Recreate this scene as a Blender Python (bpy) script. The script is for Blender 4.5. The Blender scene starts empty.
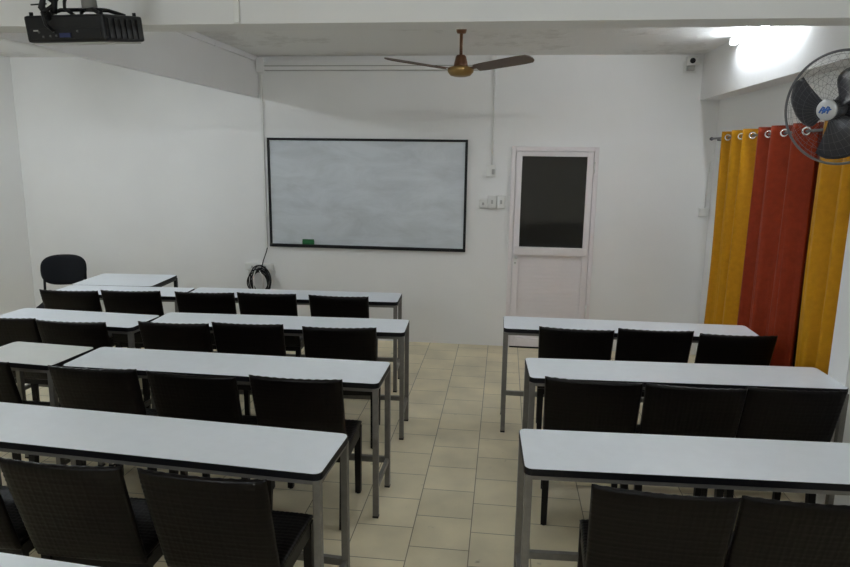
import bpy, bmesh, math, random
from math import sin, cos, pi, sqrt
from mathutils import Vector, Matrix
random.seed(4)
scene = bpy.context.scene
col = scene.collection

# ------------------------------------------------------------------ dimensions (metres)
DEPTH = 6.551          # wall with the whiteboard
CEIL = 2.85
LEFT, RIGHT = -5.13, 1.94
REAR = -3.6
BEAM_Z = 2.445

# ------------------------------------------------------------------ materials
def new_mat(name):
    m = bpy.data.materials.new(name); m.use_nodes = True
    nt = m.node_tree; b = nt.nodes['Principled BSDF']
    return m, nt, b

def plain(name, c, rough=.5, metal=0., spec=.5, bump=None, var=None):
    m, nt, b = new_mat(name)
    b.inputs['Base Color'].default_value = (*c, 1)
    b.inputs['Roughness'].default_value = rough
    b.inputs['Metallic'].default_value = metal
    b.inputs['Specular IOR Level'].default_value = spec
    if bump or var:
        tc = nt.nodes.new('ShaderNodeTexCoord')
    if var:
        sc_, amt = var
        n = nt.nodes.new('ShaderNodeTexNoise'); n.inputs['Scale'].default_value = sc_; n.inputs['Detail'].default_value = 5
        nt.links.new(tc.outputs['Object'], n.inputs['Vector'])
        r = nt.nodes.new('ShaderNodeValToRGB')
        r.color_ramp.elements[0].position = .3; r.color_ramp.elements[1].position = .7
        r.color_ramp.elements[0].color = (*[x * (1 - amt) for x in c], 1)
        r.color_ramp.elements[1].color = (*[min(1, x * (1 + amt * .5)) for x in c], 1)
        nt.links.new(n.outputs['Fac'], r.inputs['Fac']); nt.links.new(r.outputs['Color'], b.inputs['Base Color'])
    if bump:
        sc_, st = bump
        n = nt.nodes.new('ShaderNodeTexNoise'); n.inputs['Scale'].default_value = sc_; n.inputs['Detail'].default_value = 6
        nt.links.new(tc.outputs['Object'], n.inputs['Vector'])
        bp = nt.nodes.new('ShaderNodeBump'); bp.inputs['Strength'].default_value = st; bp.inputs['Distance'].default_value = .01
        nt.links.new(n.outputs['Fac'], bp.inputs['Height']); nt.links.new(bp.outputs['Normal'], b.inputs['Normal'])
    return m

def emit(name, c, s):
    m, nt, b = new_mat(name)
    b.inputs['Base Color'].default_value = (*c, 1)
    b.inputs['Emission Color'].default_value = (*c, 1)
    b.inputs['Emission Strength'].default_value = s
    return m

M = {}
M['wall'] = plain('painted_wall', (.83, .83, .825), .75, spec=.25, bump=(9, .12), var=(1.3, .035))
def ceiling_mat():
    m, nt, b = new_mat('painted_ceiling')
    tc = nt.nodes.new('ShaderNodeTexCoord')
    n = nt.nodes.new('ShaderNodeTexNoise'); n.inputs['Scale'].default_value = 1.1; n.inputs['Detail'].default_value = 7; n.inputs['Roughness'].default_value = .65
    f = nt.nodes.new('ShaderNodeTexNoise'); f.inputs['Scale'].default_value = 9.; f.inputs['Detail'].default_value = 8; f.inputs['Roughness'].default_value = .7
    for q in (n, f): nt.links.new(tc.outputs['Object'], q.inputs['Vector'])
    r = nt.nodes.new('ShaderNodeValToRGB')                       # flaking patches of old paint
    r.color_ramp.elements[0].position = .50; r.color_ramp.elements[0].color = (0, 0, 0, 1)
    r.color_ramp.elements[1].position = .56; r.color_ramp.elements[1].color = (1, 1, 1, 1)
    nt.links.new(n.outputs['Fac'], r.inputs['Fac'])
    mx = nt.nodes.new('ShaderNodeMath'); mx.operation = 'MULTIPLY'
    nt.links.new(r.outputs['Color'], mx.inputs[0]); nt.links.new(f.outputs['Fac'], mx.inputs[1])
    c = nt.nodes.new('ShaderNodeValToRGB')
    c.color_ramp.elements[0].color = (.79, .79, .78, 1); c.color_ramp.elements[1].color = (.68, .675, .66, 1)
    c.color_ramp.elements[0].position = .35; c.color_ramp.elements[1].position = .60
    nt.links.new(mx.outputs[0], c.inputs['Fac']); nt.links.new(c.outputs['Color'], b.inputs['Base Color'])
    bp = nt.nodes.new('ShaderNodeBump'); bp.inputs['Strength'].default_value = .55; bp.inputs['Distance'].default_value = .012
    nt.links.new(mx.outputs[0], bp.inputs['Height']); nt.links.new(bp.outputs['Normal'], b.inputs['Normal'])
    b.inputs['Roughness'].default_value = .85; b.inputs['Specular IOR Level'].default_value = .15
    return m
M['ceiling'] = ceiling_mat()
M['beam'] = plain('painted_beam', (.775, .775, .775), .8, spec=.2, bump=(14, .15), var=(1.6, .03))
M['white_plastic'] = plain('white_plastic', (.76, .76, .74), .45)
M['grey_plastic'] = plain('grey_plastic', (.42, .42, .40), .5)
M['door'] = plain('white_door_panel', (.80, .755, .765), .42, var=(5, .02))
M['laminate'] = plain('white_laminate', (.785, .825, .88), .38, spec=.4, var=(18, .02))
M['laminate_warm'] = plain('ivory_laminate', (.77, .785, .77), .38, spec=.4, var=(18, .02))
M['edging'] = plain('black_edging', (.007, .007, .009), .5, spec=.2)
M['desk_metal'] = plain('grey_painted_steel', (.20, .19, .175), .45, metal=.35, var=(30, .12))
M['wicker'] = plain('dark_brown_wicker', (.0037, .0024, .0022), .32, spec=.18, var=(70, .35))
M['wicker_leg'] = plain('dark_brown_wicker_leg', (.0055, .0040, .0036), .45, spec=.25)
M['black_plastic'] = plain('black_plastic', (.007, .007, .008), .45, spec=.3)
M['black_fabric'] = plain('black_fabric', (.010, .011, .014), .9, spec=.2, bump=(300, .4))
M['black_metal'] = plain('black_metal', (.008, .008, .009), .4, metal=.1, spec=.35)
M['board'] = plain('whiteboard_enamel', (.62, .665, .71), .22, spec=.5, var=(2.5, .05))
def board_mat():
    m, nt, b = new_mat('whiteboard_enamel')
    tc = nt.nodes.new('ShaderNodeTexCoord'); mp = nt.nodes.new('ShaderNodeMapping'); mp.inputs['Scale'].default_value = (.55, 1, 1.5)
    nt.links.new(tc.outputs['Object'], mp.inputs['Vector'])
    n = nt.nodes.new('ShaderNodeTexNoise'); n.inputs['Scale'].default_value = 3.2; n.inputs['Detail'].default_value = 9; n.inputs['Roughness'].default_value = .68; n.inputs['Distortion'].default_value = .6
    nt.links.new(mp.outputs[0], n.inputs['Vector'])
    r = nt.nodes.new('ShaderNodeValToRGB')
    r.color_ramp.elements[0].position = .34; r.color_ramp.elements[0].color = (.50, .535, .565, 1)
    r.color_ramp.elements[1].position = .60; r.color_ramp.elements[1].color = (.62, .66, .70, 1)
    nt.links.new(n.outputs['Fac'], r.inputs['Fac']); nt.links.new(r.outputs['Color'], b.inputs['Base Color'])
    b.inputs['Roughness'].default_value = .32
    return m
M['board'] = board_mat()
M['green'] = plain('green_felt', (.012, .12, .035), .9)
M['bronze'] = plain('brown_enamel', (.11, .047, .020), .35, metal=.3)
M['gold'] = plain('antique_gold', (.30, .19, .065), .4, metal=.6)
M['blade'] = plain('brown_fan_blade', (.095, .062, .045), .5)
M['fan_blade'] = plain('smoky_dark_blade', (.020, .020, .026), .3)
M['fan_wire'] = plain('grey_fan_wire', (.13, .13, .14), .45, metal=.2)
M['silver'] = plain('silver_badge', (.55, .56, .58), .3, metal=.4)
M['blue'] = plain('blue_print', (.03, .12, .42), .5)
M['chrome'] = plain('chrome', (.75, .75, .75), .15, metal=1.)
M['yellow'] = plain('mustard_curtain_cloth', (.50, .232, .006), .55, spec=.16, bump=(160, .25), var=(28, .10))
M['orange'] = plain('rust_curtain_cloth', (.25, .030, .008), .55, spec=.14, bump=(160, .25), var=(28, .12))
M['blue_port'] = plain('blue_port', (.01, .02, .10), .4)
M['jack'] = plain('dull_metal', (.12, .12, .12), .4, metal=.5)
M['lens'] = plain('black_lens', (.004, .004, .005), .08)
M['tube'] = emit('fluorescent_tube', (.89, .95, 1.), 77.)
M['tube_left'] = emit('fluorescent_tube_left', (.88, .95, 1.), 128.)
M['fill_rear'] = emit('added_fill_tube_rear', (.865, .935, 1.), 235.)
M['fill_front'] = emit('added_fill_tube_front_bay', (.855, .93, 1.), 60.)
M['fill_mid'] = emit('added_fill_tube_middle', (.91, .955, .97), 52.)

def door_glass():
    m, nt, b = new_mat('dark_glass')
    b.inputs['Base Color'].default_value = (.022, .021, .018, 1)
    b.inputs['Roughness'].default_value = .07
    b.inputs['Specular IOR Level'].default_value = .5
    return m
M['glass'] = door_glass()

def floor_mat():
    m, nt, b = new_mat('beige_floor_tiles')
    tc = nt.nodes.new('ShaderNodeTexCoord')
    sep = nt.nodes.new('ShaderNodeSeparateXYZ'); nt.links.new(tc.outputs['Object'], sep.inputs[0])
    ax = nt.nodes.new('ShaderNodeMath'); ax.operation = 'ADD'; ax.inputs[1].default_value = .112 + 30 * .3
    ay = nt.nodes.new('ShaderNodeMath'); ay.operation = 'ADD'; ay.inputs[1].default_value = -.04 + 30 * .29
    nt.links.new(sep.outputs['X'], ax.inputs[0]); nt.links.new(sep.outputs['Y'], ay.inputs[0])
    cmb = nt.nodes.new('ShaderNodeCombineXYZ')
    nt.links.new(ay.outputs[0], cmb.inputs['X']); nt.links.new(ax.outputs[0], cmb.inputs['Y'])
    br = nt.nodes.new('ShaderNodeTexBrick')
    br.offset = .43; br.offset_frequency = 2; br.squash = 1.
    br.inputs['Scale'].default_value = 1.
    br.inputs['Brick Width'].default_value = .29
    br.inputs['Row Height'].default_value = .30
    br.inputs['Mortar Size'].default_value = .003
    br.inputs['Mortar Smooth'].default_value = .3
    br.inputs['Bias'].default_value = 0.
    br.inputs['Color1'].default_value = (.80, .71, .505, 1)
    br.inputs['Color2'].default_value = (.73, .65, .46, 1)
    br.inputs['Mortar'].default_value = (.27, .235, .16, 1)
    nt.links.new(cmb.outputs[0], br.inputs['Vector'])
    n = nt.nodes.new('ShaderNodeTexNoise'); n.inputs['Scale'].default_value = 3.; n.inputs['Detail'].default_value = 8
    nt.links.new(tc.outputs['Object'], n.inputs['Vector'])
    mr = nt.nodes.new('ShaderNodeMapRange'); mr.inputs['From Min'].default_value = .3; mr.inputs['From Max'].default_value = .7
    mr.inputs['To Min'].default_value = .84; mr.inputs['To Max'].default_value = 1.1
    nt.links.new(n.outputs['Fac'], mr.inputs['Value'])
    mx = nt.nodes.new('ShaderNodeVectorMath'); mx.operation = 'SCALE'
    nt.links.new(br.outputs['Color'], mx.inputs[0]); nt.links.new(mr.outputs[0], mx.inputs['Scale'])
    # scattered dark scuffs
    n2 = nt.nodes.new('ShaderNodeTexNoise'); n2.inputs['Scale'].default_value = 11.; n2.inputs['Detail'].default_value = 3
    nt.links.new(tc.outputs['Object'], n2.inputs['Vector'])
    mr2 = nt.nodes.new('ShaderNodeMapRange'); mr2.inputs['From Min'].default_value = .70; mr2.inputs['From Max'].default_value = .78
    mr2.inputs['To Min'].default_value = 1.; mr2.inputs['To Max'].default_value = .55
    nt.links.new(n2.outputs['Fac'], mr2.inputs['Value'])
    mx2 = nt.nodes.new('ShaderNodeVectorMath'); mx2.operation = 'SCALE'
    nt.links.new(mx.outputs[0], mx2.inputs[0]); nt.links.new(mr2.outputs[0], mx2.inputs['Scale'])
    nt.links.new(mx2.outputs[0], b.inputs['Base Color'])
    b.inputs['Roughness'].default_value = .42
    b.inputs['Specular IOR Level'].default_value = .35
    bp = nt.nodes.new('ShaderNodeBump'); bp.inputs['Strength'].default_value = .3; bp.inputs['Distance'].default_value = .004; bp.invert = True
    nt.links.new(br.outputs['Fac'], bp.inputs['Height']); nt.links.new(bp.outputs['Normal'], b.inputs['Normal'])
    return m
M['floor'] = floor_mat()

# ------------------------------------------------------------------ mesh helpers
class MB:
    """Collects shapes and links them as one mesh object."""
    def __init__(s): s.bm = bmesh.new(); s.mats = []
    def box(s, x0, x1, y0, y1, z0, z1, bevel=0., rot=None, mi=0):
        r = bmesh.ops.create_cube(s.bm, size=1.)
        vs = r['verts']
        mt = Matrix.Translation(((x0+x1)/2, (y0+y1)/2, (z0+z1)/2)) @ Matrix.Diagonal((abs(x1-x0), abs(y1-y0), abs(z1-z0), 1))
        if rot is not None: mt = rot @ mt
        bmesh.ops.transform(s.bm, matrix=mt, verts=vs)
        fs = {f for v in vs for f in v.link_faces}
        for f in fs: f.material_index = mi
        if bevel:
            es = list({e for v in vs for e in v.link_edges})
            bmesh.ops.bevel(s.bm, geom=es, offset=bevel, segments=2, profile=.6, affect='EDGES')
        return s
    def tube(s, pts, r, n=10, closed=False, cap=True, mi=0):
        pts = [Vector(p) for p in pts]; N = len(pts)
        rr = r if isinstance(r, (list, tuple)) else [r]*N
        rings = []; prev = None
        for i, p in enumerate(pts):
            if closed: t = pts[(i+1) % N] - pts[i-1]
            else: t = pts[min(i+1, N-1)] - pts[max(i-1, 0)]
            t.normalize()
            if prev is None:
                a = Vector((0, 0, 1)) if abs(t.z) < .9 else Vector((1, 0, 0))
                u = t.cross(a).normalized()
            else:
                u = (prev - t*prev.dot(t)).normalized()
            prev = u; w = t.cross(u)
            rings.append([s.bm.verts.new(p + (u*cos(2*pi*k/n) + w*sin(2*pi*k/n))*rr[i]) for k in range(n)])
        for i in range(N if closed else N-1):
            a, b = rings[i], rings[(i+1) % N]
            sh = 0
            if closed and i == N-1:
                sh = min(range(n), key=lambda q: (a[0].co - b[q].co).length)
            for k in range(n):
                f = s.bm.faces.new((a[k], a[(k+1) % n], b[(k+1+sh) % n], b[(k+sh) % n])); f.smooth = True; f.material_index = mi
        if cap and not closed:
            f = s.bm.faces.new(list(reversed(rings[0]))); f.material_index = mi
            f = s.bm.faces.new(rings[-1]); f.material_index = mi
        return s
    def lathe(s, prof, n=32, mat=None, mi=0):
        """prof: list of (radius, z) revolved about z."""
        mat = mat or Matrix.Identity(4); rings = []
        for r, z in prof:
            if r < 1e-6: rings.append([s.bm.verts.new(mat @ Vector((0, 0, z)))])
            else: rings.append([s.bm.verts.new(mat @ Vector((r*cos(2*pi*k/n), r*sin(2*pi*k/n), z))) for k in range(n)])
        for a, b in zip(rings, rings[1:]):
            for k in range(n):
                if len(a) == 1 and len(b) == 1: continue
                if len(a) == 1: f = s.bm.faces.new((a[0], b[(k+1) % n], b[k]))
                elif len(b) == 1: f = s.bm.faces.new((a[k], a[(k+1) % n], b[0]))
                else: f = s.bm.faces.new((a[k], a[(k+1) % n], b[(k+1) % n], b[k]))
                f.smooth = True; f.material_index = mi
        return s
    def prism(s, poly, z0, z1, mat=None, mi=0):
        mat = mat or Matrix.Identity(4)
        a = [s.bm.verts.new(mat @ Vector((x, y, z0))) for x, y in poly]
        b = [s.bm.verts.new(mat @ Vector((x, y, z1))) for x, y in poly]
        n = len(poly)
        fs = [s.bm.faces.new(list(reversed(a))), s.bm.faces.new(b)]
        for k in range(n): fs.append(s.bm.faces.new((a[k], a[(k+1) % n], b[(k+1) % n], b[k])))
        for f in fs: f.material_index = mi
        return s
    def build(s, name, mat, parent=None, loc=None, rotz=None):
        bmesh.ops.recalc_face_normals(s.bm, faces=s.bm.faces)
        me = bpy.data.meshes.new(name); s.bm.to_mesh(me); s.bm.free()
        for m in (mat if isinstance(mat, (list, tuple)) else [mat]): me.materials.append(m)
        o = bpy.data.objects.new(name, me); col.objects.link(o)
        if parent is not None: o.parent = parent
        if loc is not None: o.location = loc
        if rotz is not None: o.rotation_euler = (0, 0, rotz)
        return o

def rrect(x0, x1, y0, y1, r, n=6):
    out = []
    for cx, cy, a in ((x1-r, y1-r, 0), (x0+r, y1-r, pi/2), (x0+r, y0+r, pi), (x1-r, y0+r, 1.5*pi)):
        for k in range(n+1):
            t = a + pi/2*k/n; out.append((cx + r*cos(t), cy + r*sin(t)))
    return out

def thing(name, label, cat, loc=(0, 0, 0), rotz=0., group=None):
    o = bpy.data.objects.new(name, None); col.objects.link(o)
    o.empty_display_size = .1
    o.location = loc; o.rotation_euler = (0, 0, rotz)
    o['label'] = label; o['category'] = cat
    if group: o['group'] = group
    return o
def tag(o, label, cat, group=None):
    o['label'] = label; o['category'] = cat
    if group: o['group'] = group
    return o
def struct(o, label=None, cat=None):
    o['kind'] = 'structure'
    if label: o['label'] = label
    if cat: o['category'] = cat
    return o
def dup(root, loc, rotz, label):
    r = root.copy(); col.objects.link(r); r.location = loc; r.rotation_euler = (0, 0, rotz); r['label'] = label
    for ch in list(root.children):
        c = ch.copy(); col.objects.link(c); c.parent = r
        for g in list(ch.children):
            d = g.copy(); col.objects.link(d); d.parent = c
    return r

# ------------------------------------------------------------------ the room shell
T = .15
struct(MB().box(LEFT-T, RIGHT+T, REAR-T, DEPTH+T, -.12, 0).build('floor', M['floor']), 'beige square tiles laid in staggered columns across the floor', 'floor')
struct(MB().box(LEFT-T, RIGHT+T, REAR-T, DEPTH+T, CEIL, CEIL+.12).build('ceiling', M['ceiling']), 'rough white plastered ceiling above the fan', 'ceiling')
struct(MB().box(LEFT-T, RIGHT+T, DEPTH, DEPTH+T, 0, CEIL).build('wall_front', M['wall']), 'white wall carrying the whiteboard and the door', 'wall')
struct(MB().box(LEFT-T, LEFT, REAR, DEPTH, 0, CEIL).build('wall_left', M['wall']), 'plain white wall beyond the visitor chair', 'wall')
struct(MB().box(RIGHT, RIGHT+T, REAR, DEPTH, 0, CEIL).build('wall_right', M['wall']), 'white wall behind the curtains', 'wall')
struct(MB().box(LEFT-T, RIGHT+T, REAR-T, REAR, 0, CEIL).build('wall_rear', M['wall']), 'white wall behind the viewer', 'wall')
TB0, TB1 = 2.77, 2.93
struct(MB().box(LEFT, RIGHT, TB0, TB1, BEAM_Z-.003, CEIL).build('trim_1', M['beam']), 'white ceiling beam crossing the room in front of the projector', 'beam')
struct(MB().box(-2.520, -2.475, TB1, DEPTH, BEAM_Z+.01, CEIL).build('trim_2', M['beam']), 'white ceiling beam running back to the wall left of the whiteboard', 'beam')
struct(MB().box(1.765, RIGHT, TB1, DEPTH, BEAM_Z, CEIL).build('trim_3', M['beam']), 'white ceiling beam above the curtains beside the lit tube', 'beam')
struct(MB().box(1.800, RIGHT, 3.50, 3.69, 0, BEAM_Z-.003).build('trim_4', M['wall']), 'white column on the right wall at the near curtain edge', 'pilaster')

# ------------------------------------------------------------------ door in the front wall
def make_door():
    x0, x1, top = .056, .880, 2.008
    Y = DEPTH
    root = thing('door_1', 'white door with dark glass upper half and ribbed lower panel', 'door', ((x0+x1)/2, Y, 0))
    root['kind'] = 'structure'
    ox = (x0+x1)/2
    m = MB(); fw = .042
    m.box(x0-ox, x0+fw-ox, -.035, -.001, 0, top, .004); m.box(x1-fw-ox, x1-ox, -.035, -.001, 0, top, .004)
    m.box(x0+fw-ox, x1-fw-ox, -.035, -.001, top-fw, top, .004)
    m.build('door_frame', M['door'], root)
    a, b, bt, tp = x0+fw+.004-ox, x1-fw-.004-ox, .018, top-fw-.004
    m = MB(); st = .058
    m.box(a, a+st, -.042, -.004, bt, tp, .004); m.box(b-st, b, -.042, -.004, bt, tp, .004)
    m.box(a+st, b-st, -.042, -.004, tp-.045, tp, .004)
    m.box(a+st, b-st, -.042, -.004, bt, bt+.085, .004)
    m.build('door_leaf', M['door'], root)
    m = MB(); m.box(a+.012, b-.012, -.056, -.004, .957, 1.037, .006); m.build('middle_rail', M['door'], root)
    m = MB(); m.box(a+st, b-st, -.018, -.012, 1.037, tp-.045); m.build('glass_pane', M['glass'], root)
    m = MB()
    m.box(a+st, b-st, -.014, -.006, bt+.085, .957)
    n = 22; z0, z1 = bt+.085, .957
    for k in range(n):
        c = z0+(k+.5)*(z1-z0)/n; h = (z1-z0)/n*.46
        m.box(a+st+.003, b-st-.003, -.017, -.012, c-h, c+h, .0015)
    m.build('lower_panel', M['door'], root)
    m = MB()
    m.box(a+.012, a+.040, -.047, -.042, .85, .95, .003)
    h = m.build('handle_plate', M['white_plastic'], root)
    m = MB(); m.tube([(a+.026, -.046, .93), (a+.026, -.075, .93), (a+.034, -.084, .93), (a+.05, -.088, .93)], .007); m.build('handle_lever', M['white_plastic'], h)
    m = MB(); m.tube([(a+.026, -.0485, .875), (a+.026, -.047, .875)], .006); m.build('keyhole', M['black_plastic'], h)
    for z in (.42, 1.82):
        m = MB(); m.tube([(b+.008, -.044, z-.05), (b+.008, -.044, z+.05)], .008); m.build('hinge', M['white_plastic'], root)
    m = MB(); m.box(a, b, -.04, -.004, .002, .017); m.build('bottom_gap_shade', M['black_plastic'], root)  # black strip standing in for the shade in the gap under the leaf
make_door()

# ------------------------------------------------------------------ window behind the curtains
def make_window():
    root = thing('window_1', 'white framed tall window half hidden behind the curtains', 'window', (RIGHT, 5.0, 0))
    root['kind'] = 'structure'
    y0, y1, z0, z1 = -1.2, 1.30, .03, 1.96
    m = MB(); w = .05
    m.box(-.014, -.001, y0, y0+w, z0, z1, .003); m.box(-.014, -.001, y1-w, y1, z0, z1, .003)
    m.box(-.014, -.001, y0+w, y1-w, z1-w, z1, .003); m.box(-.014, -.001, y0+w, y1-w, z0, z0+w, .003)
    m.box(-.013, -.001, .03, .08, z0+w, z1-w, .003)
    m.build('window_frame', M['white_plastic'], root)
    m = MB(); m.box(-.008, -.003, y0+w, .03, z0+w, z1-w); m.box(-.008, -.003, .08, y1-w, z0+w, z1-w); m.build('window_pane', M['glass'], root)
make_window()

# ------------------------------------------------------------------ desks
def make_desk(bl, yaw, L, D, label, name='classroom_desk', top=None, H=.76, group='white-topped classroom desks', stretch=True, cat='desk', metal=None):
    """bl = back left corner (far from the viewer) on the floor plan; x runs along the desk."""
    metal = metal or M['desk_metal']
    root = thing(name, label, cat, (bl[0], bl[1], 0), yaw, group)
    m = MB(); m.prism(rrect(0, L, -D, 0, .032), H-.028, H-.0015); m.build('edge_band', M['edging'], root)
    m = MB(); m.prism(rrect(.0025, L-.0025, -D+.0025, -.0025, .030), H-.0012, H); m.build('tabletop', top or M['laminate'], root)
    i, t = .003, .030
    zt = H-.029
    m = MB()
    for y in (-i-t, -D+i): m.box(i+t, L-i-t, y+.003, y+t-.003, zt-.018, zt)
    for x in (i, L-i-t): m.box(x+.003, x+t-.003, -D+i+t, -i-t, zt-.018, zt)
    m.build('apron_frame', metal, root)
    for x in (i, L-i-t):
        for y in (-i-t, -D+i):
            m = MB(); m.box(x, x+t, y, y+t, .012, zt, .003); lg = m.build('leg', metal, root)
            m = MB(); m.box(x-.001, x+t+.001, y-.001, y+t+.001, .0005, .0115, .002); m.build('foot_cap', M['black_plastic'], lg)
    if stretch:
        for x in (i, L-i-t):
            m = MB(); m.box(x+.005, x+t-.005, -D+i+t, -i-t, .155, .185); m.build('side_stretcher', metal, root)
        m = MB(); m.box(i+t, L-i-t, -i-t+.004, -i-.004, .155, .188); m.build('stretcher', metal, root)
    return root

DESKS = [
 ((.025, 4.745), .006, 1.70, .36, 'white-topped desk right in front of the door, nearest the front wall'),
 ((.151, 3.742), .0485, 1.645, .36, 'white-topped desk second back from the door, its far end against the yellow curtain'),
 ((.097, 2.707), .041, 1.70, .375, 'white-topped desk third back from the door, with two chair backs close before it'),
 ((-2.606, 5.336), .043, 1.775, .36, 'long white-topped desk under the whiteboard, in the row nearest the front wall'),
 ((-3.735, 5.2354), .060, 1.11, .36, 'short white-topped desk in the row nearest the front wall, touching the teacher table'),
 ((-2.413, 4.436), .0455, 1.775, .36, 'long white-topped desk in the second row back from the whiteboard'),
 ((-3.520, 4.388), -.048, 1.10, .36, 'short white-topped desk set slightly askew at the wall end of the second row'),
 ((-2.376, 3.550), -.0096, 1.772, .372, 'long white-topped desk in the third row back from the whiteboard'),
 ((-2.953, 3.572), -.074, .555, .365, 'ivory-topped little single desk at the wall end of the third row'),
 ((-2.378, 2.655), -.064, 1.77, .370, 'long white-topped desk fourth row back, across the two nearest chair backs'),
 ((-2.35, 1.649), -.075, 1.77, .37, 'white-topped desk corner at the bottom left, behind the nearest wicker chairs'),
]
for i, (bl, yaw, L, D, lab) in enumerate(DESKS):
    make_desk(bl, yaw, L, D, lab, top=M['laminate_warm'] if L < .7 else None)
make_desk((-3.795, 5.800), .075, .725, .563, 'white-topped teacher table standing against the front row by the black visitor chair', name='teacher_table', group=None, cat='table', stretch=False, metal=M['black_metal'])

# ------------------------------------------------------------------ wicker chairs
def weave(u, v, p=.021, a=.0036):
    i, j = math.floor(u/p), math.floor(v/p)
    fu, fv = sin(pi*(u/p-i)), sin(pi*(v/p-j))
    return a*(fv*(.35+.65*fu) if (i+j) % 2 else fu*(.35+.65*fv))

def slab(mb, f, W, Hh, T_, nu, nv):
    """Woven panel: f(u, v, w) -> point; u along width, v along height, w through the thickness."""
    def prof(q): return max(0., 1-abs(2*q-1)**10)**.5
    A, B = {}, {}
    for i in range(nu+1):
        for j in range(nv+1):
            s, t = i/nu, j/nv
            # cluster rows near the edges so that the rolled rim is round
            s2 = .5-.5*cos(pi*s) if nu < 12 else s
            p = prof(s2)*prof(t)
            e = 0 if (i in (0, nu) or j in (0, nv)) else weave(s2*W, t*Hh)
            rim = .0013*sin(pi*s2*W/.021)*(j == nv)
            A[i, j] = mb.bm.verts.new(f(s2*W, t*Hh+rim, T_/2*p+e))
            B[i, j] = A[i, j] if (i in (0, nu) or j in (0, nv)) else mb.bm.verts.new(f(s2*W, t*Hh, -T_/2*p-e))
    for i in range(nu):
        for j in range(nv):
            q = mb.bm.faces.new((A[i, j], A[i+1, j], A[i+1, j+1], A[i, j+1])); q.smooth = True
            q = mb.bm.faces.new((B[i, j], B[i, j+1], B[i+1, j+1], B[i+1, j])); q.smooth = True

def make_chair(label, loc, rotz):
    """Origin at the middle of the top edge of the back, dropped to the floor; the chair faces +y."""
    root = thing('wicker_chair', label, 'chair', loc, rotz, 'dark wicker classroom chairs')
    W = .466; TOPZ, BOTZ = .858, .395
    def f(u, v, w):
        x = u-W/2; q = min(1., max(0., v/(TOPZ-BOTZ)))
        y = .130*(1-q)**1.05 - .016 - .014*(1-(2*u/W-1)**2)*q
        sag = -.004*(1-(2*u/W-1)**2)*q
        return Vector((x*(1-.035*(1-q)), y + w, BOTZ + v + sag))
    m = MB(); slab(m, f, W, TOPZ-BOTZ, .036, 58, 58); m.build('backrest', M['wicker'], root)
    SW, SY0, SY1 = .440, .118, .494
    def g(u, v, w):
        return Vector((u-SW/2, SY0+v, .428 + w - .008*sin(pi*u/SW)*sin(pi*v/(SY1-SY0))))
    m = MB(); slab(m, g, SW, SY1-SY0, .032, 56, 54); m.build('seat', M['wicker'], root)
    m = MB()
    for x0, x1, y0, y1 in ((-SW/2+.036, SW/2-.036, SY1-.026, SY1-.006), (-SW/2+.036, SW/2-.036, SY0+.012, SY0+.034),
                           (-SW/2+.006, -SW/2+.026, SY0+.036, SY1-.036), (SW/2-.026, SW/2-.006, SY0+.036, SY1-.036)):
        m.box(x0, x1, y0, y1, .352, .416, .004)
    m.build('apron', M['wicker_leg'], root)
    for sx in (-1, 1):
        for y, back in ((SY1-.020, False), (SY0+.022, True)):
            m = MB()
            cx = sx*(SW/2-.020)
            dy = -.052 if back else 0.
            t0, t1 = .0155, .019
            vs = []
            for z, t, o in ((.006, t0, dy), (.22, .0175, dy*.4), (.412, t1, 0)):
                vs.append([m.bm.verts.new((cx+a*t, y+b*t+o, z)) for a, b in ((-1, -1), (1, -1), (1, 1), (-1, 1))])
            for A, B in zip(vs, vs[1:]):
                for k in range(4): m.bm.faces.new((A[k], A[(k+1) % 4], B[(k+1) % 4], B[k]))
            m.bm.faces.new(list(reversed(vs[0]))); m.bm.faces.new(vs[-1])
            lg = m.build('leg', M['wicker_leg'], root)
            m = MB(); m.tube([(cx, y+dy, .0005), (cx, y+dy, .0058)], .013, 10); m.build('glide', M['black_plastic'], lg)
    return root

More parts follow.
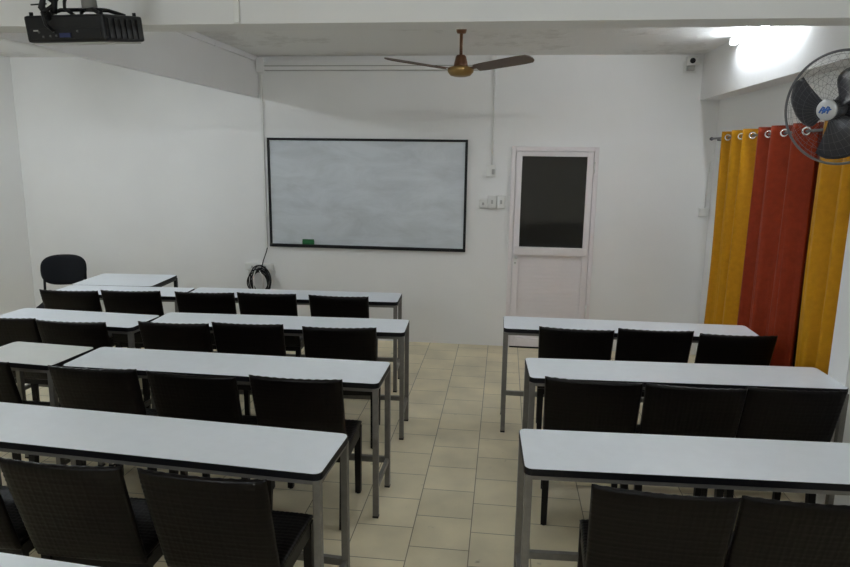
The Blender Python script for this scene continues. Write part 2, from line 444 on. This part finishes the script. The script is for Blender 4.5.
CH = [
 # x, y of the top edge centre, yaw (degrees), label
 (.482, 4.112, -2.5, 'dark wicker chair at the aisle end of the desk in front of the door'),
 (.978, 4.166, 1., 'dark wicker chair in the middle of the desk in front of the door'),
 (1.462, 4.130, 2.5, 'dark wicker chair at the curtain end of the desk in front of the door'),
 (.463, 3.136, -3., 'dark wicker chair at the aisle end of the second desk back from the door'),
 (.938, 3.122, -1., 'dark wicker chair in the middle of the second desk back from the door'),
 (1.402, 3.156, 1.5, 'dark wicker chair at the wall end of the second desk back from the door'),
 (.554, 2.063, -3., 'near dark wicker chair, aisle end, pulled up to the third desk back from the door'),
 (1.026, 2.068, 0., 'near dark wicker chair cut by the right edge of the picture, third desk back'),
 (-1.228, 4.790, 1.3, 'dark wicker chair at the aisle end of the row nearest the whiteboard'),
 (-1.794, 4.784, 3., 'dark wicker chair second from the aisle in the row nearest the whiteboard'),
 (-2.272, 4.735, 5., 'dark wicker chair third from the aisle in the row nearest the whiteboard'),
 (-2.852, 4.690, 6., 'dark wicker chair in the row nearest the whiteboard, directly before the teacher table'),
 (-3.318, 4.620, 4., 'dark wicker chair just below the visitor chair, at the wall end of its row'),
 (-.996, 3.895, 6., 'dark wicker chair at the aisle end of the second row back from the whiteboard'),
 (-1.590, 3.890, 2.5, 'dark wicker chair second from the aisle in the second row back from the whiteboard'),
 (-2.054, 3.830, 2.3, 'dark wicker chair third from the aisle in the second row back from the whiteboard'),
 (-2.700, 3.755, 2., 'dark wicker chair at the inner end of the short askew second-row desk'),
 (-3.190, 3.775, 1., 'dark wicker chair at the wall end of the short askew second-row desk'),
 (-.972, 2.946, .4, 'dark wicker chair at the aisle end of the third row back from the whiteboard'),
 (-1.490, 2.920, -.9, 'dark wicker chair second from the aisle in the third row back from the whiteboard'),
 (-2.014, 2.932, 1.5, 'dark wicker chair third from the aisle in the third row back from the whiteboard'),
 (-2.703, 2.940, 0., 'dark wicker chair behind the ivory single desk, cut by the left edge'),
 (-.980, 1.957, -1.9, 'large near wicker chair at the aisle end of the fourth row, seat corner showing'),
 (-1.504, 1.969, -.4, 'large near wicker chair second from the aisle in the fourth row'),
 (-2.030, 1.985, 0., 'near wicker chair at the bottom left edge, third from the aisle in the fourth row'),
]
proto = None
for x, y, a, lab in CH:
    if proto is None: proto = make_chair(lab, (x, y, 0), math.radians(a))
    else: dup(proto, (x, y, 0), math.radians(a), lab)

# ------------------------------------------------------------------ black visitor chair by the left wall
def make_visitor():
    root = thing('visitor_chair', 'black padded visitor chair with rounded back standing beside the teacher table', 'chair', (-4.33, 5.97, 0), math.radians(24))
    # faces -y (towards the desks); back at y = +.0
    W = .415
    m = MB()
    nu, nv = 24, 14
    def outline(s):                                     # half height profile for a rounded back
        return 1
    A = {}; B = {}
    for i in range(nu+1):
        for j in range(nv+1):
            a, b = 2*i/nu-1, 2*j/nv-1
            # square to rounded-rectangle map
            k = 3.3
            r = max(abs(a), abs(b))
            if r > 1e-6:
                n_ = (abs(a)**k+abs(b)**k)**(1/k)
                s_ = r/n_
            else: s_ = 1
            xx, zz = a*s_, b*s_
            p = max(0., 1-r**6)**.5
            x = xx*W/2*(1-.05*(zz < 0)*(-zz)); z = .745+zz*.137 + .012*(1-xx*xx)*(zz)
            y = .030*(1-xx*xx)*1.0 + .03*zz
            A[i, j] = m.bm.verts.new((x, y-.022*p, z))
            B[i, j] = A[i, j] if i in (0, nu) or j in (0, nv) else m.bm.verts.new((x, y+.018*p, z))
    for i in range(nu):
        for j in range(nv):
            f = m.bm.faces.new((A[i, j], A[i+1, j], A[i+1, j+1], A[i, j+1])); f.smooth = True
            f = m.bm.faces.new((B[i, j], B[i, j+1], B[i+1, j+1], B[i+1, j])); f.smooth = True
    m.build('backrest', M['black_fabric'], root)
    m = MB(); m.prism(rrect(-.19, .19, -.40, -.02, .06), .405, .450); m.build('seat', M['black_fabric'], root)
    for sx in (-1, 1):
        m = MB(); m.tube([(sx*.185, .10, .012), (sx*.185, .02, .40), (sx*.185, .0, .50), (sx*.185, .030, .66), (sx*.185, .045, .80)], .012); m.build('back_post', M['black_metal'], root)
        m = MB(); m.tube([(sx*.200, -.42, .012), (sx*.190, -.36, .39), (sx*.190, -.02, .39)], .012); m.build('leg', M['black_metal'], root)
        for y in (.10, -.42):
            m = MB(); fx = .185 if y > 0 else .200; m.tube([(sx*fx, y, .0005), (sx*fx, y, .0115)], .014); m.build('foot_cap', M['black_plastic'], root)
    m = MB(); m.tube([(-.19, -.32, .385), (.19, -.32, .385)], .010); m.tube([(-.185, .0, .385), (.185, .0, .385)], .010); m.build('cross_bar', M['black_metal'], root)
make_visitor()

# ------------------------------------------------------------------ whiteboard and what hangs on the front wall
def make_board():
    x0, x1, z0, z1 = -2.393, -.370, .965, 2.066
    root = thing('whiteboard', 'large wiped whiteboard with thin black frame on the front wall', 'whiteboard', (0, DEPTH, 0))
    m = MB(); m.box(x0+.02, x1-.02, -.022, -.002, z0+.02, z1-.02); m.build('writing_surface', M['board'], root)
    m = MB(); w = .024
    m.box(x0, x1, -.034, -.001, z1-w, z1, .003); m.box(x0, x1, -.040, -.001, z0, z0+.032, .003)
    m.box(x0, x0+w, -.034, -.001, z0+.032, z1-w, .003); m.box(x1-w, x1, -.034, -.001, z0+.032, z1-w, .003)
    m.build('board_frame', M['black_plastic'], root)
    e = thing('board_eraser', 'small green felt eraser resting on the lower whiteboard frame', 'eraser', (-1.985, DEPTH-.031, z0+.033))
    m = MB(); m.box(-.062, .062, -.008, .008, 0, .040, .004); m.build('felt_pad', M['green'], e)
    m = MB(); m.box(-.060, .060, -.008, .008, .0405, .052, .003); m.build('grip', M['green'], e)
make_board()

def on_wall(name, label, cat, x, z, group=None): return thing(name, label, cat, (x, DEPTH, z), 0, group)
# trunking under the ceiling
t = on_wall('cable_trunking', 'long white cable trunking along the wall top above the whiteboard', 'trunking', -1.36, 2.752)
m = MB(); m.box(-1.03, 1.11, -.040, -.001, -.042, .040, .003); m.build('channel', M['grey_plastic'], t)  # darker than the covers, so lines show at the gaps and lower edge
m = MB(); m.box(-1.03, 1.11, -.062, -.0405, -.036, -.005, .003); m.box(-1.03, 1.11, -.062, -.0405, .006, .039, .003); m.build('cover_strip', M['wall'], t)
m = MB(); m.box(-1.105, -1.031, -.070, -.001, -.06, .075, .006); m.build('end_box', M['wall'], t)
# drop beside the board to the socket
t = on_wall('cable_conduit', 'thin white conduit dropping beside the left edge of the whiteboard', 'conduit', -2.44, .88, 'white wall conduits')
m = MB(); m.box(-.011, .011, -.016, -.001, .07, 1.795, .002); m.build('channel', M['white_plastic'], t)
for z in (.4, .95, 1.5):
    m = MB(); m.box(-.018, .018, -.019, -.0165, z, z+.018, .001); m.build('clip', M['white_plastic'], t)
t = on_wall('cable_conduit', 'thin white conduit running down from the ceiling to the fan regulator', 'conduit', -.128, 1.80, 'white wall conduits')
m = MB(); m.tube([(-.003, -.012, 0.03), (.0, -.012, .5), (-.002, -.012, 1.0)], .008); m.build('pipe', M['white_plastic'], t)
m = MB(); m.box(-.035, .015, -.03, -.001, 1.0, 1.045, .003); m.box(-.06, .20, -.02, -.001, 1.005, 1.025, .003); m.build('tee_piece', M['white_plastic'], t)
for z in (.25, .65):
    m = MB(); m.box(-.016, .016, -.0245, -.001, z, z+.014, .001); m.build('clip', M['white_plastic'], t)
# regulator
t = on_wall('fan_regulator', 'small white fan regulator box with dark knob beside the whiteboard', 'regulator', -.138, 1.765)
m = MB(); m.box(-.046, .046, -.035, -.001, -.05, .062, .006); m.build('housing', M['white_plastic'], t)
m = MB(); m.box(.008, .036, -.046, -.0355, -.028, .024, .003); m.build('knob', M['grey_plastic'], t)
# three switches left of the door
for k, (x, h, lab, nm) in enumerate((( -.205, .085, 'lowest white switch box, farthest from the door in the row of three', 'light_switch'),
                                 ( -.118, .125, 'middle white switch box in the row of three beside the door', 'light_switch'),
                                 ( -.030, .125, 'white switch box closest to the door frame in the row of three', 'light_switch'))):
    t = on_wall(nm, lab, 'switch', x, 1.41, 'switch boxes by the door')
    m = MB(); m.box(-.040, .040, -.042, -.001, 0, h, .006); m.build('back_box', M['white_plastic'], t)
    m = MB(); m.box(-.034, .034, -.047, -.0425, .006, h-.006, .003); m.build('face_plate', M['white_plastic'], t)
    m = MB(); m.box(-.010, .010, -.052, -.0475, h*.35, h*.65, .002); m.build('rocker', M['grey_plastic'], t)
# socket strip and coil
t = on_wall('power_socket', 'wide white double socket low on the wall by the whiteboard corner', 'socket', -2.52, .735)
m = MB(); m.box(-.150, .150, -.040, -.001, -.025, .045, .006); m.build('back_box', M['white_plastic'], t)
m = MB(); m.box(-.140, .140, -.045, -.0405, -.018, .038, .003); m.build('face_plate', M['white_plastic'], t)
for x in (-.07, .07):
    m = MB(); m.box(x-.012, x+.012, -.0465, -.0455, -.002, .022); m.build('socket_opening', M['grey_plastic'], t)
t = on_wall('cable_coil', 'coiled black cable hanging under the white double socket', 'cable', -2.50, .650)
m = MB()
rnd = random.Random(5)
for k in range(9):
    cx, cz = rnd.uniform(-.02, .02), rnd.uniform(-.06, -.02)
    rx, rz = rnd.uniform(.07, .120), rnd.uniform(.105, .150); y = -.064-.006*k
    tl = rnd.uniform(-.35, .35); pts = []
    for q in range(36):
        a = 2*pi*q/36; px, pz = rx*cos(a), rz*sin(a)
        pts.append((cx+px*cos(tl)-pz*sin(tl), y+.004*sin(3*a), cz+px*sin(tl)+pz*cos(tl)))
    m.tube(pts, .0065, 6, closed=True)
m.tube([(.075, -.026, .30), (.062, -.03, .25), (.040, -.058, .17), (.020, -.060, .10), (.005, -.060, .06), (0, -.06, .04)], .0052, 6)
m.build('cable_loops', M['black_plastic'], t)
m = MB(); m.box(-.02, .02, -.112, -.048, .055, .085, .005); m.build('tie_strap', M['black_plastic'], t)
m = MB(); m.tube([(-.05, -.116, -.14), (-.055, -.117, .0), (-.03, -.117, .07)], .006, 6); m.tube([(.05, -.117, -.13), (.045, -.117, .01), (.015, -.117, .07)], .006, 6); m.build('white_lead', M['white_plastic'], t)
# window corner box
t = on_wall('junction_box', 'small white junction box in the corner beside the yellow curtain', 'switch', 1.885, 1.415)
m = MB(); m.box(-.045, .045, -.038, -.001, -.04, .04, .006); m.build('housing', M['white_plastic'], t)
m = MB(); m.box(-.036, .036, -.042, -.0385, -.031, .031, .003); m.build('face_plate', M['white_plastic'], t)
m = MB(); m.tube([(.010, -.012, .041), (.012, -.012, .30), (.020, -.012, .48)], .006, 8); m.build('lead', M['white_plastic'], t)
# camera in the upper corner
t = on_wall('security_camera', 'small white security camera with black lens high in the corner by the beam', 'camera', 1.645, 2.760)
m = MB(); m.box(-.055, .055, -.018, -.001, -.075, .03, .004); m.build('wall_bracket', M['white_plastic'], t)
m = MB(); m.box(-.045, .038, -.11, -.0185, -.015, .062, .008); b = m.build('camera_body', M['white_plastic'], t)
m = MB(); m.tube([(-.004, -.1105, .022), (-.004, -.122, .020)], .024, 16); m.build('lens', M['lens'], b)
m = MB(); m.box(.052, .085, -.07, -.001, -.005, .045, .005); m.build('cable_box', M['white_plastic'], t)
m = MB(); m.box(-.03, .03, -.075, -.0185, -.060, -.0155, .004); m.build('swivel', M['grey_plastic'], t)

# conduits on the beams
t = thing('cable_conduit', 'short white conduit crossing the face of the near ceiling beam', 'conduit', (-1.125, TB0, BEAM_Z), 0, 'white wall conduits')
m = MB(); m.box(-.012, .012, -.014, -.001, .0, CEIL-BEAM_Z-.001, .002); m.build('channel', M['white_plastic'], t)
m = MB(); m.box(-.016, .016, -.017, -.0145, .15, .168, .001); m.build('clip', M['white_plastic'], t)
t = thing('cable_conduit', 'slim white conduit following the top of the left ceiling beam', 'conduit', (-2.474, 4.75, CEIL-.045), 0, 'white wall conduits')
m = MB(); m.box(.001, .016, -1.80, 1.72, -.010, .010, .002); m.build('channel', M['beam'], t)
for y in (-1.2, -.2, .8):
    m = MB(); m.box(.001, .019, y, y+.015, -.014, .014, .002); m.build('clip', M['beam'], t)

# ------------------------------------------------------------------ tube lights
def tube_light(label, loc, length, rotz, mat, normal):
    """Batten along local y; normal (x, z) points from the batten to the tube."""
    root = thing('tube_light', label, 'light', loc, rotz, 'fluorescent tube lights')
    h = length/2
    m = MB(); m.box(-.024, .024, -h, h, -.024, .024, .004); m.build('batten', M['white_plastic'], root)
    nx, nz = normal; ox, oz = nx*.040, nz*.040
    m = MB(); m.tube([(ox, -h+.036, oz), (ox, h-.036, oz)], .013, 12); m.build('tube', mat, root)
    for s in (-1, 1):
        m = MB(); m.box(min(0, ox)-.014, max(0, ox)+.014, s*h-.018*(s > 0)-.016*(s < 0)+.0, s*h+.016*(s > 0)+.018*(s < 0), min(0, oz)-.014, max(0, oz)+.014, .004)
        m.build('end_socket', M['white_plastic'], root)
    return root
tube_light('lit white tube light mounted along the beam above the curtains', (1.738, 5.0, CEIL-.026), 1.24, 0, M['tube'], (-.75, -.66))
tube_light('tube light on the ceiling between the left wall and the left beam', (-4.1, 4.50, CEIL-.026), 1.24, 0, M['tube_left'], (0, -1))
tube_light('unseen fill tube light added on the ceiling behind the viewer, towards the left', (-2.3, -1.5, CEIL-.026), 1.24, pi/2, M['fill_rear'], (0, -1))  # guessed lamp out of view, added to brighten floor and front wall
tube_light('unseen fill tube light added on the ceiling behind the viewer, towards the right', (.6, .5, CEIL-.026), 1.24, pi/2, M['fill_front'], (0, -1))  # second unseen lamp, added for more light from the viewer's side

tube_light('unseen dimmer fill tube light added on the ceiling just behind the near ceiling beam', (-.1, 3.25, CEIL-.026), 1.24, pi/2, M['fill_mid'], (0, -1))  # no lamp known here; fill added to lift the middle bay

# ------------------------------------------------------------------ ceiling fan
def make_ceiling_fan():
    root = thing('ceiling_fan', 'brown ceiling fan with three blades and gold motor bowl', 'fan', (-.350, 5.0, CEIL))
    m = MB(); m.lathe([(0, -.001), (.040, -.001), (.042, -.02), (.036, -.058), (.030, -.068), (.012, -.070), (0, -.070)]); m.build('ceiling_cup', M['bronze'], root)
    m = MB(); m.tube([(0, 0, -.068), (0, 0, -.222)], .0115, 12); m.build('down_rod', M['bronze'], root)
    m = MB(); m.lathe([(0, -.218), (.030, -.218), (.038, -.230), (.050, -.282), (.054, -.298), (.0, -.298)]); m.build('motor_cup', M['bronze'], root)
    m = MB(); m.lathe([(0, -.2985), (.062, -.299), (.092, -.305), (.097, -.320), (.093, -.338), (.073, -.360), (.045, -.368), (0, -.370)]); m.build('motor_bowl', M['gold'], root)
    for k in range(3):
        a = math.radians(90+120*k)
        R = Matrix.Rotation(a, 4, 'Z')
        pitch = Matrix.Translation((0, 0, -.326)) @ Matrix.Rotation(math.radians(-4.5), 4, 'Y') @ Matrix.Rotation(math.radians(-15), 4, 'X')
        m = MB(); outl = [(.135, -.052), (.20, -.060), (.50, -.066), (.56, -.060), (.582, -.035), (.588, 0), (.582, .035), (.56, .060), (.50, .066), (.20, .060), (.135, .052)]
        m.prism(outl, -.003, .003, R @ pitch); b = m.build('blade', M['blade'], root)
        m = MB(); m.prism([(.085, -.018), (.11, -.018), (.19, -.030), (.19, .030), (.11, .018), (.085, .018)], .0034, .0075, R @ pitch); m.build('blade_arm', M['bronze'], b)
make_ceiling_fan()

# ------------------------------------------------------------------ wall fan at the right
def make_wall_fan():
    C = Vector((1.362, 2.99, 2.130))
    ax = Vector((-.79, -.61, -.12)).normalized()
    root = thing('wall_fan', 'round caged wall fan with dark blades and silver badge in front of the curtains', 'fan', C)
    z = ax; x = Vector((0, 0, 1)).cross(z).normalized(); y = z.cross(x)
    Q = Matrix(((x.x, y.x, z.x), (x.y, y.y, z.y), (x.z, y.z, z.z))).to_4x4()
    RR = .228
    def ring(mb, r, h, t, n=64, k=6):
        mb.tube([Q @ Vector((r*cos(2*pi*q/n), r*sin(2*pi*q/n), h)) for q in range(n)], t, k, closed=True)
    m = MB(); ring(m, RR, 0, .0055, 72, 8); m.build('rim_ring', M['fan_wire'], root)
    def cage(sign, depth, name, r0):
        m = MB()
        def hh(r): return sign*depth*(1-((r-r0)/(RR-r0))**2.4) if r > r0 else sign*depth
        for r in (r0, .10, .135, .165, .192, .215): ring(m, r, hh(r), .0006, 56, 4)
        n = 40
        for q in range(n):
            a = 2*pi*q/n; pts = []
            for s in range(7):
                r = r0+(RR-r0)*s/6; tw = .12*(1-s/6)*sign
                pts.append(Q @ Vector((r*cos(a+tw), r*sin(a+tw), hh(r))))
            m.tube(pts, .00042, 4, cap=False)
        m.build(name, M['fan_wire'], root)
    cage(1, .095, 'front_cage', .048); cage(-1, .075, 'rear_cage', .060)
    for k in range(3):
        a = math.radians(155+120*k)
        m = MB(); A = []
        nr, nw = 10, 8
        for i in range(nr+1):
            r = .035+(.205-.035)*i/nr
            w0 = -.30-.10*(i/nr); w1 = .50+.62*sin(pi*min(1, (i/nr)*.62+.12))-.12*(i/nr)**3*4
            row = []
            for j in range(nw+1):
                t = j/nw; ang = a+w0+(w1-w0)*t
                rr = r*(1-.10*(abs(2*t-1)**3)*(i/nr))
                row.append((Q @ Vector((rr*cos(ang), rr*sin(ang), .045-.060*t*(.5+.5*i/nr)+.012))))
            A.append(row)
        V = [[m.bm.verts.new(p) for p in row] for row in A]
        off = ax*.0025
        U = [[m.bm.verts.new(p-off) for p in row] for row in A]
        for i in range(nr):
            for j in range(nw):
                f = m.bm.faces.new((V[i][j], V[i+1][j], V[i+1][j+1], V[i][j+1])); f.smooth = True
                f = m.bm.faces.new((U[i][j], U[i][j+1], U[i+1][j+1], U[i+1][j])); f.smooth = True
        for i in range(nr):
            m.bm.faces.new((V[i][0], U[i][0], U[i+1][0], V[i+1][0])); m.bm.faces.new((V[i][nw], V[i+1][nw], U[i+1][nw], U[i][nw]))
        for j in range(nw):
            m.bm.faces.new((V[0][j], V[0][j+1], U[0][j+1], U[0][j])); m.bm.faces.new((V[nr][j], U[nr][j], U[nr][j+1], V[nr][j+1]))
        m.build('blade', M['fan_blade'], root)
    m = MB(); m.lathe([(0, .070), (.030, .068), (.038, .050), (.038, .008), (0, .006)], 28, Q); m.build('hub', M['fan_blade'], root)
    m = MB(); m.lathe([(0, .1005), (.036, .100), (.041, .097), (.043, .092), (0, .090)], 36, Q); b = m.build('badge', M['silver'], root)
    # slanting blue script mark on the badge
    m = MB()
    def seg(p, r=.0030): m.tube([Q @ Vector((u, v, .1012)) for u, v in p], r, 6)
    for ox in (-.016, .004):
        seg([(ox-.010, -.010), (ox-.002, .004), (ox+.005, .013), (ox+.010, .010), (ox+.008, .002), (ox+.001, -.002)])
        seg([(ox+.002, -.014), (ox+.006, -.004), (ox+.013, .003), (ox+.018, .0)])
    m.build('badge_mark', M['blue'], b)
    m = MB(); m.lathe([(0, -.030), (.050, -.034), (.062, -.060), (.060, -.135), (.045, -.160), (0, -.165)], 28, Q); m.build('motor_housing', M['fan_blade'], root)
    back = Q @ Vector((0, 0, -.13))
    m = MB(); m.tube([back, back+Vector((.06, .02, -.05)), back+Vector((.13, .08, -.15)), Vector((1.778, 3.58, 1.93))-C], .018, 12); m.build('arm', M['fan_blade'], root)
    p = Vector((1.799, 3.58, 1.93))-C
    m = MB(); m.box(p.x-.022, p.x, p.y-.05, p.y+.05, p.z-.10, p.z+.08, .006); m.build('wall_plate', M['fan_blade'], root)
make_wall_fan()

# ------------------------------------------------------------------ projector under the ceiling
def make_projector():
    root = thing('ceiling_projector', 'black projector hanging from the ceiling on a grey pole at the upper left', 'projector', (-1.605, 2.48, 2.315), math.radians(-4))
    root.rotation_euler = (math.radians(8.5), 0, math.radians(-4))
    w, d, h = .328, .240, .104
    m = MB(); m.box(-w/2, w/2, -d/2, d/2, .010, h, .010); m.build('housing', M['black_plastic'], root)
    m = MB(); m.box(-w/2+.012, w/2-.012, -d/2+.012, d/2-.012, .004, .0095); m.build('bottom_cover', M['grey_plastic'], root)
    m = MB(); m.box(-w/2+.02, w/2-.02, -d/2-.003, -d/2-.0005, .022, .058, .001); pp = m.build('port_panel', M['black_metal'], root)
    m = MB(); m.box(-.02, .025, -d/2-.009, -d/2-.0035, .026, .042, .002); m.build('video_port', M['blue_port'], pp)
    for x, z in ((-.105, .046), (-.09, .030), (-.06, .032), (-.045, .047), (.055, .047), (-.035, .033)):
        m = MB(); m.tube([(x, -d/2-.007, z), (x, -d/2-.0035, z)], .0040, 10); m.build('jack', M['jack'], pp)
    m = MB(); m.box(-.128, -.108, -d/2-.0045, -d/2-.0035, .049, .054); m.build('port_label', M['grey_plastic'], pp)
    for k in range(6):
        y = -d/2+.020+k*.035
        m = MB(); m.box(w/2+.0005, w/2+.004, y, y+.018, .020, .090, .001); m.build('vent_slat', M['black_metal'], root)
    m = MB()
    m.lathe([(0, 0), (.034, 0), (.036, .03), (0, .03)], 24, Matrix.Translation((-.07, d/2-.012, .055)) @ Matrix.Rotation(-pi/2, 4, 'X')); m.build('lens', M['lens'], root)
    for x, y in ((-w/2+.02, -d/2+.02), (w/2-.02, d/2-.02), (-w/2+.02, d/2-.02), (w/2-.02, -d/2+.02)):
        m = MB(); m.tube([(x, y, h), (x, y, h+.012)], .007, 10); m.build('corner_stud', M['black_plastic'], root)
    m = MB()
    m.box(-.06, .09, -.02, .02, h+.018, h+.026, .002)
    for sx, sy in ((-.09, -.09), (.12, -.07), (.12, .08), (-.08, .09)):
        m.tube([(.01, 0, h+.022), (sx*.6, sy*.6, h+.020), (sx, sy, h+.001)], .007, 8)
    m.build('mount_bracket', M['black_metal'], root)
    top = CEIL-2.315
    m = MB(); m.tube([(.03, 0, h+.026), (.03, 0, top-.012)], .027, 20); m.lathe([(0, top-.001), (.07, top-.001), (.07, top-.012), (0, top-.012)], 28, Matrix.Translation((.03, 0, 0))); m.build('mount_pole', M['grey_plastic'], root)
    m = MB()
    m.tube([(-.04, -d/2-.012, .05), (-.045, -d/2-.035, .07), (-.055, -d/2-.03, .11), (-.05, -.10, .135), (-.03, -.08, .17), (-.02, -.05, .22), (.0, -.034, .30), (.0, -.034, .45)], .007, 8)
    m.tube([(-.055, -.11, .09), (-.07, -.13, .13), (-.06, -.12, .17), (-.045, -.09, .15), (-.05, -.10, .11)], .013, 8)
    m.tube([(.03, -.09, .10), (.0, -.10, .125), (-.02, -.07, .15), (-.015, -.04, .20)], .006, 8)
    m.tube([(-.12, -.12, .140), (-.06, -.115, .142)], .003, 6)
    m.build('hanging_cables', M['black_plastic'], root)
make_projector()

# ------------------------------------------------------------------ curtains
RODX, RODZ = 1.868, 2.095
t = thing('curtain_rod', 'dark metal curtain rod on the right wall above the window', 'rod', (RODX, 5.0, RODZ))
m = MB(); m.tube([(0, -1.285, 0), (0, 1.42, 0)], .009, 12); m.build('pole', M['fan_wire'], t)
for y in (-1.287, 1.44):
    m = MB(); m.lathe([(0, -.022), (.014, -.018), (.017, 0), (.014, .018), (0, .022)], 16, Matrix.Translation((0, y, 0)) @ Matrix.Rotation(pi/2, 4, 'X')); m.build('finial', M['fan_wire'], t)
for y in (-1.277, 1.25):
    m = MB(); m.box(-.006, .071, y-.006, y+.006, -.022, -.0095, .002); m.box(.063, .071, y-.015, y+.015, -.05, .03, .002); m.build('bracket', M['fan_wire'], t)

def curtain(label, y_far, y_near, mat, seed, period=.29, amp=.070):
    root = thing('curtain', label, 'curtain', (RODX, (y_far+y_near)/2, 0), 0, 'eyelet curtains on the rod')
    rnd = random.Random(seed); ph = rnd.uniform(0, 6.28); mid = (y_far+y_near)/2
    L = y_far-y_near; n = int(L/.0075); nz = 44; z0, z1 = .06, 2.145
    ph2, ph3 = rnd.uniform(0, 6), rnd.uniform(0, 6)
    def X(s, z):
        yy = s*L; q = (z1-z)/(z1-z0)
        wob = .55*sin(1.7*q*2+ph2)*q + .25*sin(5*q+ph3)*q
        a = 2*pi*yy/period + ph
        a += .55*sin(.37*a+ph2)
        fold = 2*(.5-.5*cos(a + wob*.5 + .55*sin(a + wob*.5)))**1.7-1
        fine = .16*sin(2.3*a+ph2+1.5*q)*q*1.4 + .10*sin(4.1*a+ph3-3*q)*q
        r1 = .013*sin(2.35*a+ph2+.9*sin(2.2*q+ph3))*(.25+.75*q) + .008*sin(4.7*a+ph3-2.2*q)*(.15+.85*q) + .004*sin(9.3*a+6*q+ph)*q
        return max(-.060, min(.054, .80*amp*fold + r1))
    def P(s, z):
        q = (z1-z)/(z1-z0)
        return Vector((X(s, z), y_near + s*L - mid + .008*sin(3*q+ph3)*q*sin(pi*s), z))
    m = MB(); A = []; B = []
    for i in range(n+1):
        ra, rb = [], []
        for j in range(nz+1):
            s, z = i/n, z0+(z1-z0)*j/nz
            p = P(s, z); dp = P(min(1, s+.004), z)-P(max(0, s-.004), z); nr = Vector((-dp.y, dp.x, 0)).normalized()
            ra.append(m.bm.verts.new(p+nr*.0011)); rb.append(m.bm.verts.new(p-nr*.0011))
        A.append(ra); B.append(rb)
    for i in range(n):
        for j in range(nz):
            f = m.bm.faces.new((A[i][j], A[i+1][j], A[i+1][j+1], A[i][j+1])); f.smooth = True
            f = m.bm.faces.new((B[i][j], B[i][j+1], B[i+1][j+1], B[i+1][j])); f.smooth = True
    for i in range(n):
        m.bm.faces.new((A[i][0], B[i][0], B[i+1][0], A[i+1][0])); m.bm.faces.new((A[i][nz], A[i+1][nz], B[i+1][nz], B[i][nz]))
    for j in range(nz):
        m.bm.faces.new((A[0][j], A[0][j+1], B[0][j+1], B[0][j])); m.bm.faces.new((A[n][j], B[n][j], B[n][j+1], A[n][j+1]))
    m.build('cloth', mat, root)
    # eyelets where the cloth crosses the rod
    prev = X(0, RODZ); 
    for i in range(1, 400):
        s = i/400; c = X(s, RODZ)
        if prev > 0 >= c and .03 < s < .97:
            p = P(s, RODZ); dp = P(s+.004, RODZ)-P(s-.004, RODZ); nr = Vector((-dp.y, dp.x, 0)).normalized()
            q = nr.to_track_quat('Z', 'Y').to_matrix().to_4x4()
            m = MB()
            m.lathe([(.0165, -.0045), (.027, -.004), (.0285, 0), (.027, .004), (.0165, .0045), (.0155, 0), (.0165, -.0045)], 22, Matrix.Translation(p) @ q); m.build('eyelet', M['chrome'], root)
        prev = c
    return root
curtain('mustard yellow eyelet curtain nearest the front wall, beside the rust curtain', 6.010, 5.225, M['yellow'], 3)
curtain('rust orange eyelet curtain hanging between the two mustard curtains', 5.215, 4.345, M['orange'], 8)
curtain('mustard yellow eyelet curtain nearest the viewer, partly behind the wall fan', 4.335, 3.715, M['yellow'], 12, amp=.058)

# ------------------------------------------------------------------ world, camera, colour
w = bpy.data.worlds.new('World'); scene.world = w; w.use_nodes = True
w.node_tree.nodes['Background'].inputs['Color'].default_value = (.75, .85, 1, 1)
w.node_tree.nodes['Background'].inputs['Strength'].default_value = .02

F, PITCH, YAW, ROLL, H = 656.9776, .1939, .1177, .0132, 1.920
fw = Vector((-sin(YAW)*cos(PITCH), cos(YAW)*cos(PITCH), -sin(PITCH)))
rt = Vector((cos(YAW), sin(YAW), 0)); up = rt.cross(fw)
r2 = cos(ROLL)*rt + sin(ROLL)*up; u2 = -sin(ROLL)*rt + cos(ROLL)*up
cam = bpy.data.cameras.new('Camera'); co = bpy.data.objects.new('Camera', cam); col.objects.link(co)
cam.sensor_fit = 'HORIZONTAL'; cam.sensor_width = 36.; cam.lens = F/850*36
cam.clip_start = .02
co.matrix_world = Matrix(((r2.x, u2.x, -fw.x, 0), (r2.y, u2.y, -fw.y, 0), (r2.z, u2.z, -fw.z, H), (0, 0, 0, 1)))
scene.camera = co
vs = scene.view_settings
vs.view_transform = 'Standard'; vs.look = 'None'; vs.gamma = 1.; vs.use_curve_mapping = False
vs.exposure = .18
scene.cycles.use_denoising = True
scene.cycles.max_bounces = 12
scene.cycles.diffuse_bounces = 9
